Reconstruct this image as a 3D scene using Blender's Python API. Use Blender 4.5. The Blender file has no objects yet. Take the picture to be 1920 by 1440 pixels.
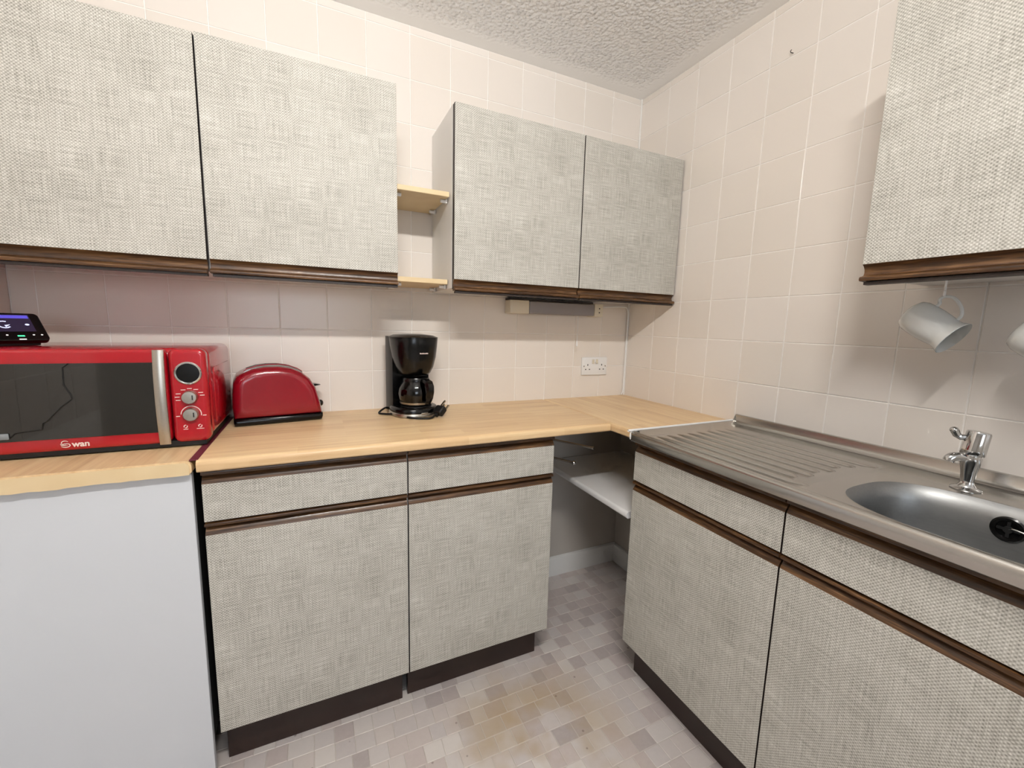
import bpy, bmesh, math, random
from mathutils import Vector, Matrix
random.seed(7)
SC = bpy.context.scene
COL = SC.collection
R = math.radians

# ------------------------------------------------------------------ camera
cam_d = bpy.data.cameras.new('camera')
cam_d.sensor_fit = 'HORIZONTAL'
cam_d.sensor_width = 36.0
cam_d.lens = 785.18 / 1920 * 36.0
cam_d.clip_start = 0.01
cam = bpy.data.objects.new('camera', cam_d)
COL.objects.link(cam)
_r = Vector((0.9068975, -0.4205535, 0.0259159))
_d = Vector((-0.03454, -0.1355013, -0.9901749))
_f = Vector((0.4199332, 0.8970921, -0.1374118))
cam.matrix_world = Matrix(((_r.x, -_d.x, -_f.x, -1.42206), (_r.y, -_d.y, -_f.y, -1.68265),
                           (_r.z, -_d.z, -_f.z, 1.23699), (0, 0, 0, 1)))
SC.camera = cam

# ------------------------------------------------------------------ world, daylight, exposure
W = bpy.data.worlds.new('world'); SC.world = W
W.use_nodes = True
W.node_tree.nodes['Background'].inputs[0].default_value = (0.75, 0.85, 1.0, 1)
W.node_tree.nodes['Background'].inputs[1].default_value = 1.0
SC.view_settings.view_transform = 'Standard'
SC.view_settings.look = 'None'
SC.view_settings.gamma = 1.0
SC.view_settings.use_curve_mapping = False
SC.view_settings.exposure = 0.17
SC.cycles.use_denoising = True
SC.cycles.use_light_tree = False
SC.cycles.max_bounces = 5
SC.cycles.diffuse_bounces = 4
SC.cycles.glossy_bounces = 3
SC.cycles.transmission_bounces = 5
SC.cycles.caustics_reflective = False
SC.cycles.caustics_refractive = False
SC.cycles.use_adaptive_sampling = True
SC.cycles.adaptive_threshold = 0.06
SC.cycles.adaptive_min_samples = 12

WINX0, WINX1, WINZ0, WINZ1, REAR = -2.45, -1.05, 0.9, 2.1, -4.6
XFAR = -4.2
ld = bpy.data.lights.new('window_daylight', 'AREA')
ld.shape = 'RECTANGLE'; ld.size = WINX1 - WINX0 - 0.1; ld.size_y = WINZ1 - WINZ0 - 0.1
ld.energy = 17.0; ld.color = (0.82, 0.91, 1.0)
lo = bpy.data.objects.new('window_daylight', ld); COL.objects.link(lo)
lo.location = ((WINX0 + WINX1) / 2, REAR - 0.10, (WINZ0 + WINZ1) / 2)
lo.rotation_euler = (R(90), 0, 0)      # faces +y, into the room

LAMP_POWER = 54.0

# ------------------------------------------------------------------ mesh helpers
class MB:
    """collects shapes; build() links them as ONE mesh object"""
    def __init__(self):
        self.v = []; self.f = []; self.m = []
    def add(self, vs, fs, mi=0, M=None):
        o = len(self.v)
        for p in vs:
            p = Vector(p)
            self.v.append(tuple(M @ p) if M is not None else tuple(p))
        for f in fs:
            self.f.append(tuple(i + o for i in f)); self.m.append(mi)
        return self
    def box(self, a, b, mi=0, bev=0.0, seg=2, M=None):
        x0, y0, z0 = (min(a[i], b[i]) for i in range(3)); x1, y1, z1 = (max(a[i], b[i]) for i in range(3))
        vs = [(x0,y0,z0),(x1,y0,z0),(x1,y1,z0),(x0,y1,z0),(x0,y0,z1),(x1,y0,z1),(x1,y1,z1),(x0,y1,z1)]
        fs = [(0,3,2,1),(4,5,6,7),(0,1,5,4),(1,2,6,5),(2,3,7,6),(3,0,4,7)]
        if bev <= 0:
            return self.add(vs, fs, mi, M)
        bm = bmesh.new()
        bv = [bm.verts.new(p) for p in vs]
        for f in fs: bm.faces.new([bv[i] for i in f])
        bmesh.ops.bevel(bm, geom=bm.edges[:], offset=bev, segments=seg, affect='EDGES', profile=0.5)
        return self.bm(bm, mi, M)
    def bm(self, bm, mi=0, M=None):
        bm.verts.index_update()
        self.add([v.co.copy() for v in bm.verts], [[v.index for v in f.verts] for f in bm.faces], mi, M)
        bm.free(); return self
    def loft(self, rings, mi=0, M=None, cap0=True, cap1=True, closed=True):
        n = len(rings[0]); vs = [p for r in rings for p in r]; fs = []
        for i in range(len(rings) - 1):
            for j in range(n if closed else n - 1):
                k = (j + 1) % n
                fs.append((i*n+j, i*n+k, (i+1)*n+k, (i+1)*n+j))
        if cap0: fs.append(tuple(reversed(range(n))))
        if cap1: fs.append(tuple(range((len(rings)-1)*n, len(rings)*n)))
        return self.add(vs, fs, mi, M)
    def lathe(self, prof, n=32, mi=0, M=None, cap0=True, cap1=True):
        rings = [[(r*math.cos(2*math.pi*j/n), r*math.sin(2*math.pi*j/n), z) for j in range(n)] for r, z in prof]
        return self.loft(rings, mi, M, cap0, cap1)
    def cyl(self, a, b, r, n=16, mi=0, r2=None, M=None):
        a = Vector(a); b = Vector(b); d = (b - a)
        T = Matrix.Translation(a) @ d.to_track_quat('Z', 'Y').to_matrix().to_4x4()
        if M is not None: T = M @ T
        return self.lathe([(r, 0), (r if r2 is None else r2, d.length)], n, mi, T)
    def tube(self, pts, r, n=8, mi=0, M=None, closed=False):
        pts = [Vector(p) for p in pts]; rings = []; N = len(pts)
        up = Vector((0, 0, 1)); prev = None
        for i, p in enumerate(pts):
            t = (pts[min(i+1, N-1)] - pts[max(i-1, 0)]).normalized()
            if prev is None:
                u = t.cross(up)
                if u.length < 1e-3: u = t.cross(Vector((1, 0, 0)))
            else:
                u = prev - t * prev.dot(t)
            u.normalize(); w = t.cross(u); prev = u
            rr = r[i] if isinstance(r, (list, tuple)) else r
            rings.append([tuple(p + rr*(math.cos(2*math.pi*j/n)*u + math.sin(2*math.pi*j/n)*w)) for j in range(n)])
        return self.loft(rings, mi, M)
    def prism(self, poly, d0, d1, axis='x', mi=0, M=None):
        """poly of (a,b); axis x: (d,a,b); axis y: (a,d,b); axis z: (a,b,d)"""
        def P(d, q):
            return {'x': (d, q[0], q[1]), 'y': (q[0], d, q[1]), 'z': (q[0], q[1], d)}[axis]
        return self.loft([[P(d0, q) for q in poly], [P(d1, q) for q in poly]], mi, M)
    def puff(self, poly, half, r, seg=5, axis='y', mi=0, M=None):
        """polygon extruded +-half with edges rounded by radius r (inset towards the polygon's inside)"""
        def inset(d):
            n = len(poly); out = []
            area = sum(poly[i][0]*poly[(i+1)%n][1]-poly[(i+1)%n][0]*poly[i][1] for i in range(n))
            s = 1 if area > 0 else -1
            for i in range(n):
                p0, p1, p2 = Vector(poly[i-1]), Vector(poly[i]), Vector(poly[(i+1) % n])
                e1 = (p1-p0).normalized(); e2 = (p2-p1).normalized()
                n1 = Vector((-e1.y, e1.x))*s; n2 = Vector((-e2.y, e2.x))*s
                m = (n1+n2); m = m/(max(0.3, m.length_squared)) * 2
                out.append(p1 + m*d)
            return out
        rings = []
        for k in range(seg+1):
            a = math.pi/2*k/seg
            rings.append((-half + r*(1-math.sin(a)), r*(1-math.cos(math.pi/2-a)) if False else r*(1-math.sin(a))))
        lo = []
        for k in range(seg+1):
            a = math.pi/2*k/seg
            lo.append((half - r + r*math.cos(a), r*(1-math.sin(a))))
        lo = [(half, r*1.12)] + lo
        secs = [(-h, d) for h, d in lo] + [(h, d) for h, d in reversed(lo)]
        def P(d, q):
            return {'x': (d, q[0], q[1]), 'y': (q[0], d, q[1]), 'z': (q[0], q[1], d)}[axis]
        return self.loft([[P(h, q) for q in inset(d)] for h, d in secs], mi, M)
    def sphere(self, c, r, mi=0, n=16, m=10, sc=(1,1,1), M=None):
        pr = [(max(1e-5, r*math.sin(math.pi*i/m)), -r*math.cos(math.pi*i/m)) for i in range(m+1)]
        T = Matrix.Translation(Vector(c)) @ Matrix.Diagonal((*sc, 1))
        if M is not None: T = M @ T
        return self.lathe(pr, n, mi, T)
    def mesh(self, name, mats, smooth=35):
        me = bpy.data.meshes.new(name)
        me.from_pydata(self.v, [], self.f)
        bm = bmesh.new(); bm.from_mesh(me)
        bmesh.ops.recalc_face_normals(bm, faces=bm.faces[:])
        bm.to_mesh(me); bm.free()
        if not isinstance(mats, (list, tuple)): mats = [mats]
        for m in mats: me.materials.append(m)
        for p, mi in zip(me.polygons, self.m): p.material_index = mi
        if smooth:
            me.shade_smooth(); me.set_sharp_from_angle(angle=R(smooth))
        me.update(); return me
    def build(self, name, mats, parent=None, smooth=35, label=None):
        o = bpy.data.objects.new(name, self.mesh(name, mats, smooth)); COL.objects.link(o)
        if parent is not None: o.parent = parent
        if label: o['label'] = label
        return o

def thing(name, label, cat, loc=(0,0,0), rz=0.0, group=None, rot=None):
    o = bpy.data.objects.new(name, None); COL.objects.link(o)
    o.location = loc; o.rotation_euler = rot if rot else (0, 0, rz)
    o.empty_display_size = 0.05
    o['label'] = label; o['category'] = cat
    if group: o['group'] = group
    return o
def tag(o, label, cat, group=None):
    o['label'] = label; o['category'] = cat
    if group: o['group'] = group
    return o
def struct(o, label=None, cat=None):
    o['kind'] = 'structure'
    if label: o['label'] = label
    if cat: o['category'] = cat
    return o
def text_mesh(txt, size, name, mat, parent, M, extrude=0.0004, bold=0.0):
    c = bpy.data.curves.new('txt', 'FONT'); c.body = txt; c.size = size; c.extrude = extrude
    c.offset = bold; c.align_x = 'CENTER'; c.resolution_u = 4
    t = bpy.data.objects.new('txt', c); COL.objects.link(t)
    dg = bpy.context.evaluated_depsgraph_get()
    me = bpy.data.meshes.new_from_object(t.evaluated_get(dg)); me.name = name
    bpy.data.objects.remove(t); bpy.data.curves.remove(c)
    me.transform(M); me.materials.clear(); me.materials.append(mat)
    o = bpy.data.objects.new(name, me); COL.objects.link(o); o.parent = parent
    return o
def arc(cx, cz, r, a0, a1, n):
    return [(cx + r*math.cos(R(a0+(a1-a0)*i/n)), cz + r*math.sin(R(a0+(a1-a0)*i/n))) for i in range(n+1)]
def rrect(x0, x1, z0, z1, r, n=5):
    return (arc(x1-r, z0+r, r, -90, 0, n) + arc(x1-r, z1-r, r, 0, 90, n) +
            arc(x0+r, z1-r, r, 90, 180, n) + arc(x0+r, z0+r, r, 180, 270, n))
def smooth_path(pts, k=6):
    P = [Vector(p) for p in pts]; out = []
    for i in range(len(P)-1):
        p0 = P[max(i-1, 0)]; p1 = P[i]; p2 = P[i+1]; p3 = P[min(i+2, len(P)-1)]
        for s in range(k):
            t = s/k
            out.append(0.5*((2*p1)+(p2-p0)*t+(2*p0-5*p1+4*p2-p3)*t*t+(3*p1-p0-3*p2+p3)*t**3))
    out.append(P[-1]); return out

# ------------------------------------------------------------------ materials
def lin(c):
    f = lambda u: u/12.92 if u <= 0.04045 else ((u+0.055)/1.055)**2.4
    return (f(c[0]/255), f(c[1]/255), f(c[2]/255), 1)
def mat(name, rgb=(200,200,200), rough=0.5, metal=0.0, coat=0.0, spec=0.5):
    m = bpy.data.materials.new(name); m.use_nodes = True
    b = m.node_tree.nodes['Principled BSDF']
    b.inputs['Base Color'].default_value = lin(rgb)
    b.inputs['Roughness'].default_value = rough
    b.inputs['Metallic'].default_value = metal
    b.inputs['Coat Weight'].default_value = coat
    b.inputs['Specular IOR Level'].default_value = spec
    return m
class NT:
    def __init__(self, m):
        self.t = m.node_tree; self.b = self.t.nodes['Principled BSDF']
    def n(self, typ, **kw):
        nd = self.t.nodes.new(typ)
        for k, v in kw.items():
            if k in nd.inputs: nd.inputs[k].default_value = v
            else: setattr(nd, k, v)
        return nd
    def l(self, a, b): self.t.links.new(a, b)
    def coords(self, which='Object', scale=(1,1,1), rot=(0,0,0)):
        tc = self.n('ShaderNodeTexCoord'); mp = self.n('ShaderNodeMapping')
        mp.inputs['Scale'].default_value = scale; mp.inputs['Rotation'].default_value = rot
        self.l(tc.outputs[which], mp.inputs[0]); return mp.outputs[0]
    def noise(self, co, scale, detail=3, rough=0.5):
        nd = self.n('ShaderNodeTexNoise'); nd.inputs['Scale'].default_value = scale
        nd.inputs['Detail'].default_value = detail; nd.inputs['Roughness'].default_value = rough
        self.l(co, nd.inputs['Vector']); return nd.outputs['Fac']
    def ramp(self, fac, stops):
        nd = self.n('ShaderNodeValToRGB'); e = nd.color_ramp.elements
        while len(e) < len(stops): e.new(0.5)
        for el, (p, c) in zip(e, stops): el.position = p; el.color = c if len(c) == 4 else lin(c)
        self.l(fac, nd.inputs[0]); return nd.outputs[0]
    def math(self, op, a, b=None):
        nd = self.n('ShaderNodeMath', operation=op)
        for i, x in enumerate((a, b)):
            if x is None: continue
            if isinstance(x, (int, float)): nd.inputs[i].default_value = x
            else: self.l(x, nd.inputs[i])
        return nd.outputs[0]
    def mix(self, fac, a, b, blend='MIX'):
        nd = self.n('ShaderNodeMix', data_type='RGBA', blend_type=blend)
        for s, x in ((nd.inputs[0], fac), (nd.inputs[6], a), (nd.inputs[7], b)):
            if isinstance(x, (int, float)): s.default_value = x
            elif isinstance(x, tuple): s.default_value = x if len(x) == 4 else lin(x)
            else: self.l(x, s)
        return nd.outputs[2]
    def bump(self, h, strength=0.3, dist=0.001):
        nd = self.n('ShaderNodeBump'); nd.inputs['Strength'].default_value = strength
        nd.inputs['Distance'].default_value = dist
        self.l(h, nd.inputs['Height']); self.l(nd.outputs[0], self.b.inputs['Normal'])
    def color(self, c): self.l(c, self.b.inputs['Base Color'])
    def rough(self, r): self.l(r, self.b.inputs['Roughness'])

def m_weave():
    m = mat('woven_laminate', rough=0.55, spec=0.35); t = NT(m)
    co = t.coords(); s = t.n('ShaderNodeSeparateXYZ'); t.l(co, s.inputs[0])
    K = 2*math.pi/0.0072
    jit = t.math('MULTIPLY', t.math('SINE', t.math('ADD', t.math('MULTIPLY', s.outputs[0], 71.0), t.math('MULTIPLY', s.outputs[2], 53.0))), 0.5)
    u = t.math('SINE', t.math('ADD', t.math('MULTIPLY', s.outputs[0], K), jit))
    v = t.math('SINE', t.math('ADD', t.math('MULTIPLY', s.outputs[2], K*1.05), jit))
    w = t.math('ADD', t.math('MULTIPLY', t.math('MULTIPLY', u, v), 0.5), 0.5)
    h1 = t.noise(t.coords(scale=(14, 14, 420)), 1.0, 2, 0.65)
    h2 = t.noise(t.coords(scale=(420, 14, 14)), 1.0, 2, 0.65)
    big = t.noise(co, 9, 0)
    slub = t.math('ADD', t.math('MULTIPLY', h1, 0.5), t.math('MULTIPLY', h2, 0.5))
    f = t.math('ADD', t.math('MULTIPLY', w, 0.36), t.math('MULTIPLY', slub, 0.95))
    f = t.math('ADD', f, t.math('MULTIPLY', big, 0.10))
    t.color(t.ramp(f, [(0.40, (112,109,101)), (0.62, (171,168,159)), (0.82, (204,201,193)), (1.0, (230,228,222))]))
    t.bump(w, 0.35, 0.0006)
    return m
def m_oak_dark():
    m = mat('dark_oak', rough=0.38, coat=0.15); t = NT(m)
    co = t.coords(scale=(5, 90, 90)); oi = t.n('ShaderNodeObjectInfo')
    add = t.n('ShaderNodeVectorMath', operation='ADD'); t.l(co, add.inputs[0])
    cmb = t.n('ShaderNodeCombineXYZ'); t.l(t.math('MULTIPLY', oi.outputs['Random'], 40.0), cmb.inputs[0]); t.l(cmb.outputs[0], add.inputs[1])
    n = t.noise(add.outputs[0], 1.2, 3, 0.62)
    g = t.noise(t.coords(scale=(30, 600, 600)), 1.0, 0)
    f = t.math('ADD', t.math('MULTIPLY', n, 0.8), t.math('MULTIPLY', g, 0.25))
    t.color(t.ramp(f, [(0.3, (36,21,10)), (0.5, (72,46,23)), (0.62, (104,71,39)), (0.80, (150,114,76))]))
    return m
def m_worktop():
    m = mat('beech_laminate', rough=0.34, spec=0.4); t = NT(m)
    co = t.coords(); br = t.n('ShaderNodeTexBrick')
    br.offset = 0.37; br.offset_frequency = 2; br.squash = 1.0
    br.inputs['Color1'].default_value = (0.2,0.2,0.2,1); br.inputs['Color2'].default_value = (0.9,0.9,0.9,1)
    br.inputs['Mortar'].default_value = (0.5,0.5,0.5,1); br.inputs['Mortar Size'].default_value = 0.0
    br.inputs['Scale'].default_value = 1.0; br.inputs['Brick Width'].default_value = 0.34; br.inputs['Row Height'].default_value = 0.042
    t.l(co, br.inputs['Vector'])
    n = t.noise(t.coords(scale=(3.0, 70, 70)), 1.0, 5, 0.6)
    f = t.math('ADD', t.math('MULTIPLY', n, 0.75), t.math('MULTIPLY', br.outputs['Color'], 0.22))
    t.color(t.ramp(f, [(0.25, (204,166,122)), (0.48, (224,192,148)), (0.62, (234,206,162)), (0.85, (242,218,178))]))
    return m
def m_tile():
    m = mat('cream_tile', (238,229,218), rough=0.24, spec=0.45); t = NT(m)
    oi = t.n('ShaderNodeObjectInfo')
    t.color(t.ramp(oi.outputs['Random'], [(0.0, (230,222,213)), (0.5, (232,224,216)), (1.0, (234,227,220))]))
    return m
def m_ceiling():
    m = mat('textured_ceiling', (244,243,241), rough=0.40); t = NT(m)
    tc = t.n('ShaderNodeNewGeometry'); pos = tc.outputs['Position']
    s = t.n('ShaderNodeSeparateXYZ'); t.l(pos, s.inputs[0])
    wob = t.math('MULTIPLY', t.noise(pos, 9, 2), 0.03)
    ex = t.math('MULTIPLY', s.outputs[0], -1.0); ey = t.math('MULTIPLY', s.outputs[1], -1.0)
    ed = t.math('SUBTRACT', t.math('MINIMUM', ex, ey), wob)
    mask = t.n('ShaderNodeMapRange'); mask.inputs[1].default_value = 0.03; mask.inputs[2].default_value = 0.09
    t.l(ed, mask.inputs[0])
    vo = t.n('ShaderNodeTexVoronoi', feature='SMOOTH_F1'); vo.inputs['Scale'].default_value = 78
    nv = t.n('ShaderNodeVectorMath', operation='ADD'); nz = t.n('ShaderNodeTexNoise'); nz.inputs['Scale'].default_value = 60
    sc = t.n('ShaderNodeVectorMath', operation='SCALE'); sc.inputs['Scale'].default_value = 0.004
    t.l(pos, nz.inputs['Vector']); t.l(nz.outputs['Color'], sc.inputs[0]); t.l(pos, nv.inputs[0]); t.l(sc.outputs[0], nv.inputs[1])
    t.l(nv.outputs[0], vo.inputs['Vector'])
    h = t.math('ADD', t.math('MULTIPLY', vo.outputs['Distance'], -1.3), t.math('MULTIPLY', t.noise(pos, 90, 2), 0.6))
    t.bump(t.math('MULTIPLY', h, mask.outputs[0]), 1.0, 0.011); return m
def m_floor():
    m = mat('vinyl_cobble', rough=0.42, spec=0.4); t = NT(m)
    at = t.n('ShaderNodeAttribute', attribute_type='GEOMETRY', attribute_name='tone')
    oi = t.n('ShaderNodeObjectInfo')
    f = t.math('FRACT', t.math('ADD', oi.outputs['Random'], at.outputs['Fac']))
    g = t.n('ShaderNodeNewGeometry')
    base = t.ramp(f, [(0.0, (170,160,159)), (0.25, (192,179,176)), (0.5, (205,195,190)), (0.75, (196,188,187)), (1.0, (215,208,203))])
    mot = t.noise(g.outputs['Position'], 55, 4, 0.65)
    c = t.mix(t.math('MULTIPLY', mot, 0.32), base, (232,226,220))
    # worn yellowish stain patches and dark specks, each with a shape of its own
    st = t.noise(g.outputs['Position'], 4.2, 3, 0.6)
    dist = t.n('ShaderNodeVectorMath', operation='DISTANCE'); t.l(g.outputs['Position'], dist.inputs[0]); dist.inputs[1].default_value = (-0.86, -0.72, 0)
    near = t.n('ShaderNodeMapRange'); near.inputs[1].default_value = 0.34; near.inputs[2].default_value = 0.05; t.l(dist.outputs['Value'], near.inputs[0])
    sm = t.math('MULTIPLY', near.outputs[0], t.ramp(st, [(0.42, (0,0,0)), (0.6, (255,255,255))]))
    c = t.mix(t.math('MULTIPLY', sm, 0.9), c, (176,152,112))
    sp = t.n('ShaderNodeTexVoronoi'); sp.inputs['Scale'].default_value = 13; t.l(g.outputs['Position'], sp.inputs['Vector'])
    c = t.mix(t.ramp(sp.outputs['Distance'], [(0.035, (190,190,190)), (0.06, (0,0,0))]), c, (92,66,60))
    t.color(c); return m
def m_steel(name='brushed_steel', rgb=(190,187,182), rough=0.24):
    m = mat(name, rgb, rough, 1.0); t = NT(m)
    c = tuple(min(255, v+8) for v in rgb)
    t.color(t.mix(t.noise(t.coords(scale=(260, 3, 260)), 1.0, 0), rgb, c)); return m
def m_noisecol(name, a, b, scale, rough, spec=0.5, coat=0.0):
    m = mat(name, a, rough, coat=coat, spec=spec); t = NT(m)
    t.color(t.mix(t.noise(t.coords(), scale, 0), a, b)); return m
def m_emit(name, rgb, strength):
    m = mat(name, rgb, 0.4); b = m.node_tree.nodes['Principled BSDF']
    b.inputs['Emission Color'].default_value = lin(rgb); b.inputs['Emission Strength'].default_value = strength
    m.cycles.emission_sampling = 'NONE'; return m

WEAVE = m_weave(); OAK = m_oak_dark(); TOP = m_worktop(); TILE = m_tile(); CEIL = m_ceiling(); FLOOR = m_floor()
STEEL = m_steel(); BOWL = m_steel('satin_steel', (150,151,151), 0.46)
GROUT = m_noisecol('white_grout', (249,246,242), (240,235,229), 30, 0.7)
PAINT = m_noisecol('white_wall_paint', (222,216,208), (214,208,200), 4, 0.6)
EDGE = m_noisecol('dark_edge_band', (40,30,26), (52,40,34), 40, 0.5)
PLINTH = m_noisecol('dark_brown_plinth', (44,30,26), (54,38,32), 14, 0.35)
CARC = m_noisecol('white_melamine', (238,236,233), (232,230,227), 6, 0.45)
PANEL = m_noisecol('pale_grey_panel', (214,217,222), (208,212,218), 3, 0.5)
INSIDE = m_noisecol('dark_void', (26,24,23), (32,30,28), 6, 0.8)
MAROON = m_noisecol('maroon_strip', (96,34,48), (110,42,56), 60, 0.5)
PINE = m_noisecol('pine_board', (230,208,168), (218,192,148), 18, 0.5)
WHITEP = m_noisecol('white_plastic', (238,238,238), (233,233,233), 9, 0.35)
OFFWHITE = m_noisecol('ivory_plastic', (222,214,196), (214,206,188), 9, 0.4)
GREYD = m_noisecol('grey_diffuser', (150,146,148), (142,138,140), 6, 0.5)
CHINA = m_noisecol('white_china', (226,228,226), (220,222,220), 5, 0.15, coat=0.5)
RED = m_noisecol('gloss_red', (168,13,28), (176,17,32), 5, 0.22, coat=0.6)
REDT = m_noisecol('toaster_red', (136,8,28), (144,12,32), 5, 0.24, coat=0.5)
BLACK = m_noisecol('black_plastic', (6,6,6), (9,8,8), 12, 0.22, spec=0.4)
BLACKM = m_noisecol('matt_black', (8,8,8), (12,11,11), 12, 0.55)
BGLASS = m_noisecol('dark_glass', (34,33,31), (40,39,37), 3, 0.10, coat=0.6)
CHROME = mat('chrome', (205,205,205), 0.10, 1.0)
NT(CHROME).rough(NT(CHROME).n('ShaderNodeMapRange').outputs[0]) if False else None
ALU = m_steel('brushed_handle', (186,180,170), 0.33)
PRINT = mat('pale_print', (236,214,208), 0.5)
HOLE = mat('dark_hole', (40,38,38), 0.7)
SILIC = m_noisecol('white_sealant', (240,238,234), (232,230,226), 40, 0.4)
PAINTW = m_noisecol('white_gloss_paint', (232,232,230), (226,226,224), 5, 0.35)
CLEAR = mat('carafe_glass', (120,122,122), 0.03); CLEAR.node_tree.nodes['Principled BSDF'].inputs['Transmission Weight'].default_value = 1.0
COFFEE = mat('dark_carafe', (16,14,13), 0.06, coat=0.6)
SCREEN = m_emit('screen_dark', (34,26,48), 0.5); SCRB = m_emit('screen_bar', (74,66,170), 0.9)
SCRW = m_emit('screen_white', (190,196,230), 0.8); LEDG = m_emit('green_led', (70,220,150), 1.2); LEDW = m_emit('white_mark', (220,220,220), 0.7)
LAMP = bpy.data.materials.new('tube_glow'); LAMP.use_nodes = True

# ------------------------------------------------------------------ setting: room shell
H = 2.2995; ZW = 0.902; XL = -2.2
T = 0.1525; ZC = 1.0528; U0 = 0.1764; W0 = 0.1625; GAP = 0.0029; REL = 0.0016
fl = struct(MB().box((XFAR-.1, REAR-.1, -0.06), (0.1, 0.1, -0.0012)).build('floor', m_noisecol('vinyl_joint', (206,198,190), (196,188,180), 40, 0.5), smooth=0), 'worn vinyl floor of small pinkish grey square cobbles')
ce = struct(MB().box((XFAR-.1, REAR-.1, H), (0.1, 0.1, H+0.06)).build('ceiling', CEIL, smooth=0), 'white ceiling with stippled plaster texture')
wb = struct(MB().box((XL-.1, REL, 0), (0.1, 0.1, H)).build('wall_back', GROUT, smooth=0), 'back wall of cream square tiles')
wr = struct(MB().box((REL, REAR-.1, 0), (0.1, REL, H)).build('wall_right', GROUT, smooth=0), 'right wall of cream square tiles')
wl = struct(MB().box((XL-0.1, -1.203, 0), (XL-REL, REL, H)).build('wall_left', GROUT, smooth=0), 'left wall of cream square tiles')
# painted lower wall below the worktops, darkened to put niche shade into the colour
LOWP = m_noisecol('shaded_lower_wall_paint', (196,190,182), (188,182,174), 4, 0.6)
lp = MB().box((XL, 0.0, 0), (0, REL, ZW-0.03)).build('lower_wall', LOWP, wb, smooth=0)
MB().box((0.0, REAR, 0), (REL, 0, ZW-0.03)).build('lower_wall', LOWP, wr, smooth=0)
# rear wall with the window the daylight comes through
rw = MB()
rw.box((XFAR-.1, REAR-.1, 0), (0.1, REAR, WINZ0)); rw.box((XFAR-.1, REAR-.1, WINZ1), (0.1, REAR, H))
rw.box((XFAR-.1, REAR-.1, WINZ0), (WINX0, REAR, WINZ1)); rw.box((WINX1, REAR-.1, WINZ0), (0.1, REAR, WINZ1))
struct(rw.build('wall_rear', PAINT, smooth=0), 'painted rear wall with a window')
struct(MB().box((XFAR-.1, REAR, 0), (XFAR, -1.103, H)).build('wall_far', PAINT, smooth=0), 'painted far wall of the unseen room added to cut bounce light')  # unseen space opened out past the kitchen so less light bounces back
struct(MB().box((XFAR, -1.203, 0), (XL-.1, -1.103, H)).build('wall_side', PAINT, smooth=0), 'painted return wall of the unseen room added to cut bounce light')
wf = MB()
for a, b in (((WINX0, WINZ0), (WINX0+.05, WINZ1)), ((WINX1-.05, WINZ0), (WINX1, WINZ1)), ((WINX0, WINZ0), (WINX1, WINZ0+.05)), ((WINX0, WINZ1-.05), (WINX1, WINZ1))):
    wf.box((a[0], REAR-.06, a[1]), (b[0], REAR-.01, b[1]), bev=.004)
w1 = struct(wf.build('window_1', PAINTW), 'white framed window')

def tile_mesh(w, h, d=REL):
    """face in local xz plane at y=0, front facing -y, origin lower left"""
    b = 0.0011; m = MB()
    m.add([(0,d,0),(w,d,0),(w,d,h),(0,d,h),(b*.25,b*.5,b*.25),(w-b*.25,b*.5,b*.25),(w-b*.25,b*.5,h-b*.25),(b*.25,b*.5,h-b*.25),(b,0,b),(w-b,0,b),(w-b,0,h-b),(b,0,h-b)],
          [(8,9,10,11)] + [(i, (i+1)%4, 4+(i+1)%4, 4+i) for i in range(4)] + [(4+i, 4+(i+1)%4, 8+(i+1)%4, 8+i) for i in range(4)])
    return m.mesh('tile', TILE, 0)
_tm = {}
def place_tiles(parent, a_edges, z_edges, fn, rz):
    for i in range(len(a_edges)-1):
        for k in range(len(z_edges)-1):
            w = a_edges[i+1]-a_edges[i]-GAP; h = z_edges[k+1]-z_edges[k]-GAP
            if w < .006 or h < .006: continue
            key = (round(w, 4), round(h, 4))
            if key not in _tm: _tm[key] = tile_mesh(w, h)
            o = bpy.data.objects.new('tile', _tm[key]); COL.objects.link(o); o.parent = parent
            o.location = fn(a_edges[i]+GAP/2, z_edges[k]+GAP/2)
            # hand-laid: each tile sits a hair out of true
            o.rotation_euler = (random.uniform(-.0022, .0022), 0, rz + random.uniform(-.0022, .0022))
zed = [ZW-0.03] + [ZC + T*k for k in range(0, 9)] + [H]
def edges(first, end):
    e = [0.0]; x = first
    while x < end - 1e-6: e.append(x); x += T
    return e + [end]
eb = edges(W0, -XL)
place_tiles(wb, sorted(XL + (-XL - a) * 1 + 0 if False else -a for a in eb), zed, lambda a, z: (a, 0, z), 0)
er = edges(U0, 2.0)
place_tiles(wr, er, zed, lambda a, z: (0, -a, z), R(-90))
el = edges(0.11, 1.2)
place_tiles(wl, sorted(-a for a in el), zed, lambda a, z: (XL, a, z), R(90))
sl = MB().cyl((-.0022, -.0022, ZW), (-.0022, -.0022, H), .0042, 8).build('sealant_bead', SILIC, wb)

# baseboard in the open corner
bbp = [(0, 0), (-.016, 0), (-.016, .082), (-.012, .092), (-.004, .097), (0, .097)]
struct(MB().prism(bbp, -0.72, -0.0, 'x').build('baseboard_back', PAINTW), 'white skirting board below the corner shelf')
struct(MB().prism([(a, b) for a, b in bbp], -0.66, -0.016, 'y').build('baseboard_right', PAINTW), 'short white skirting board on the right wall')

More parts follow.
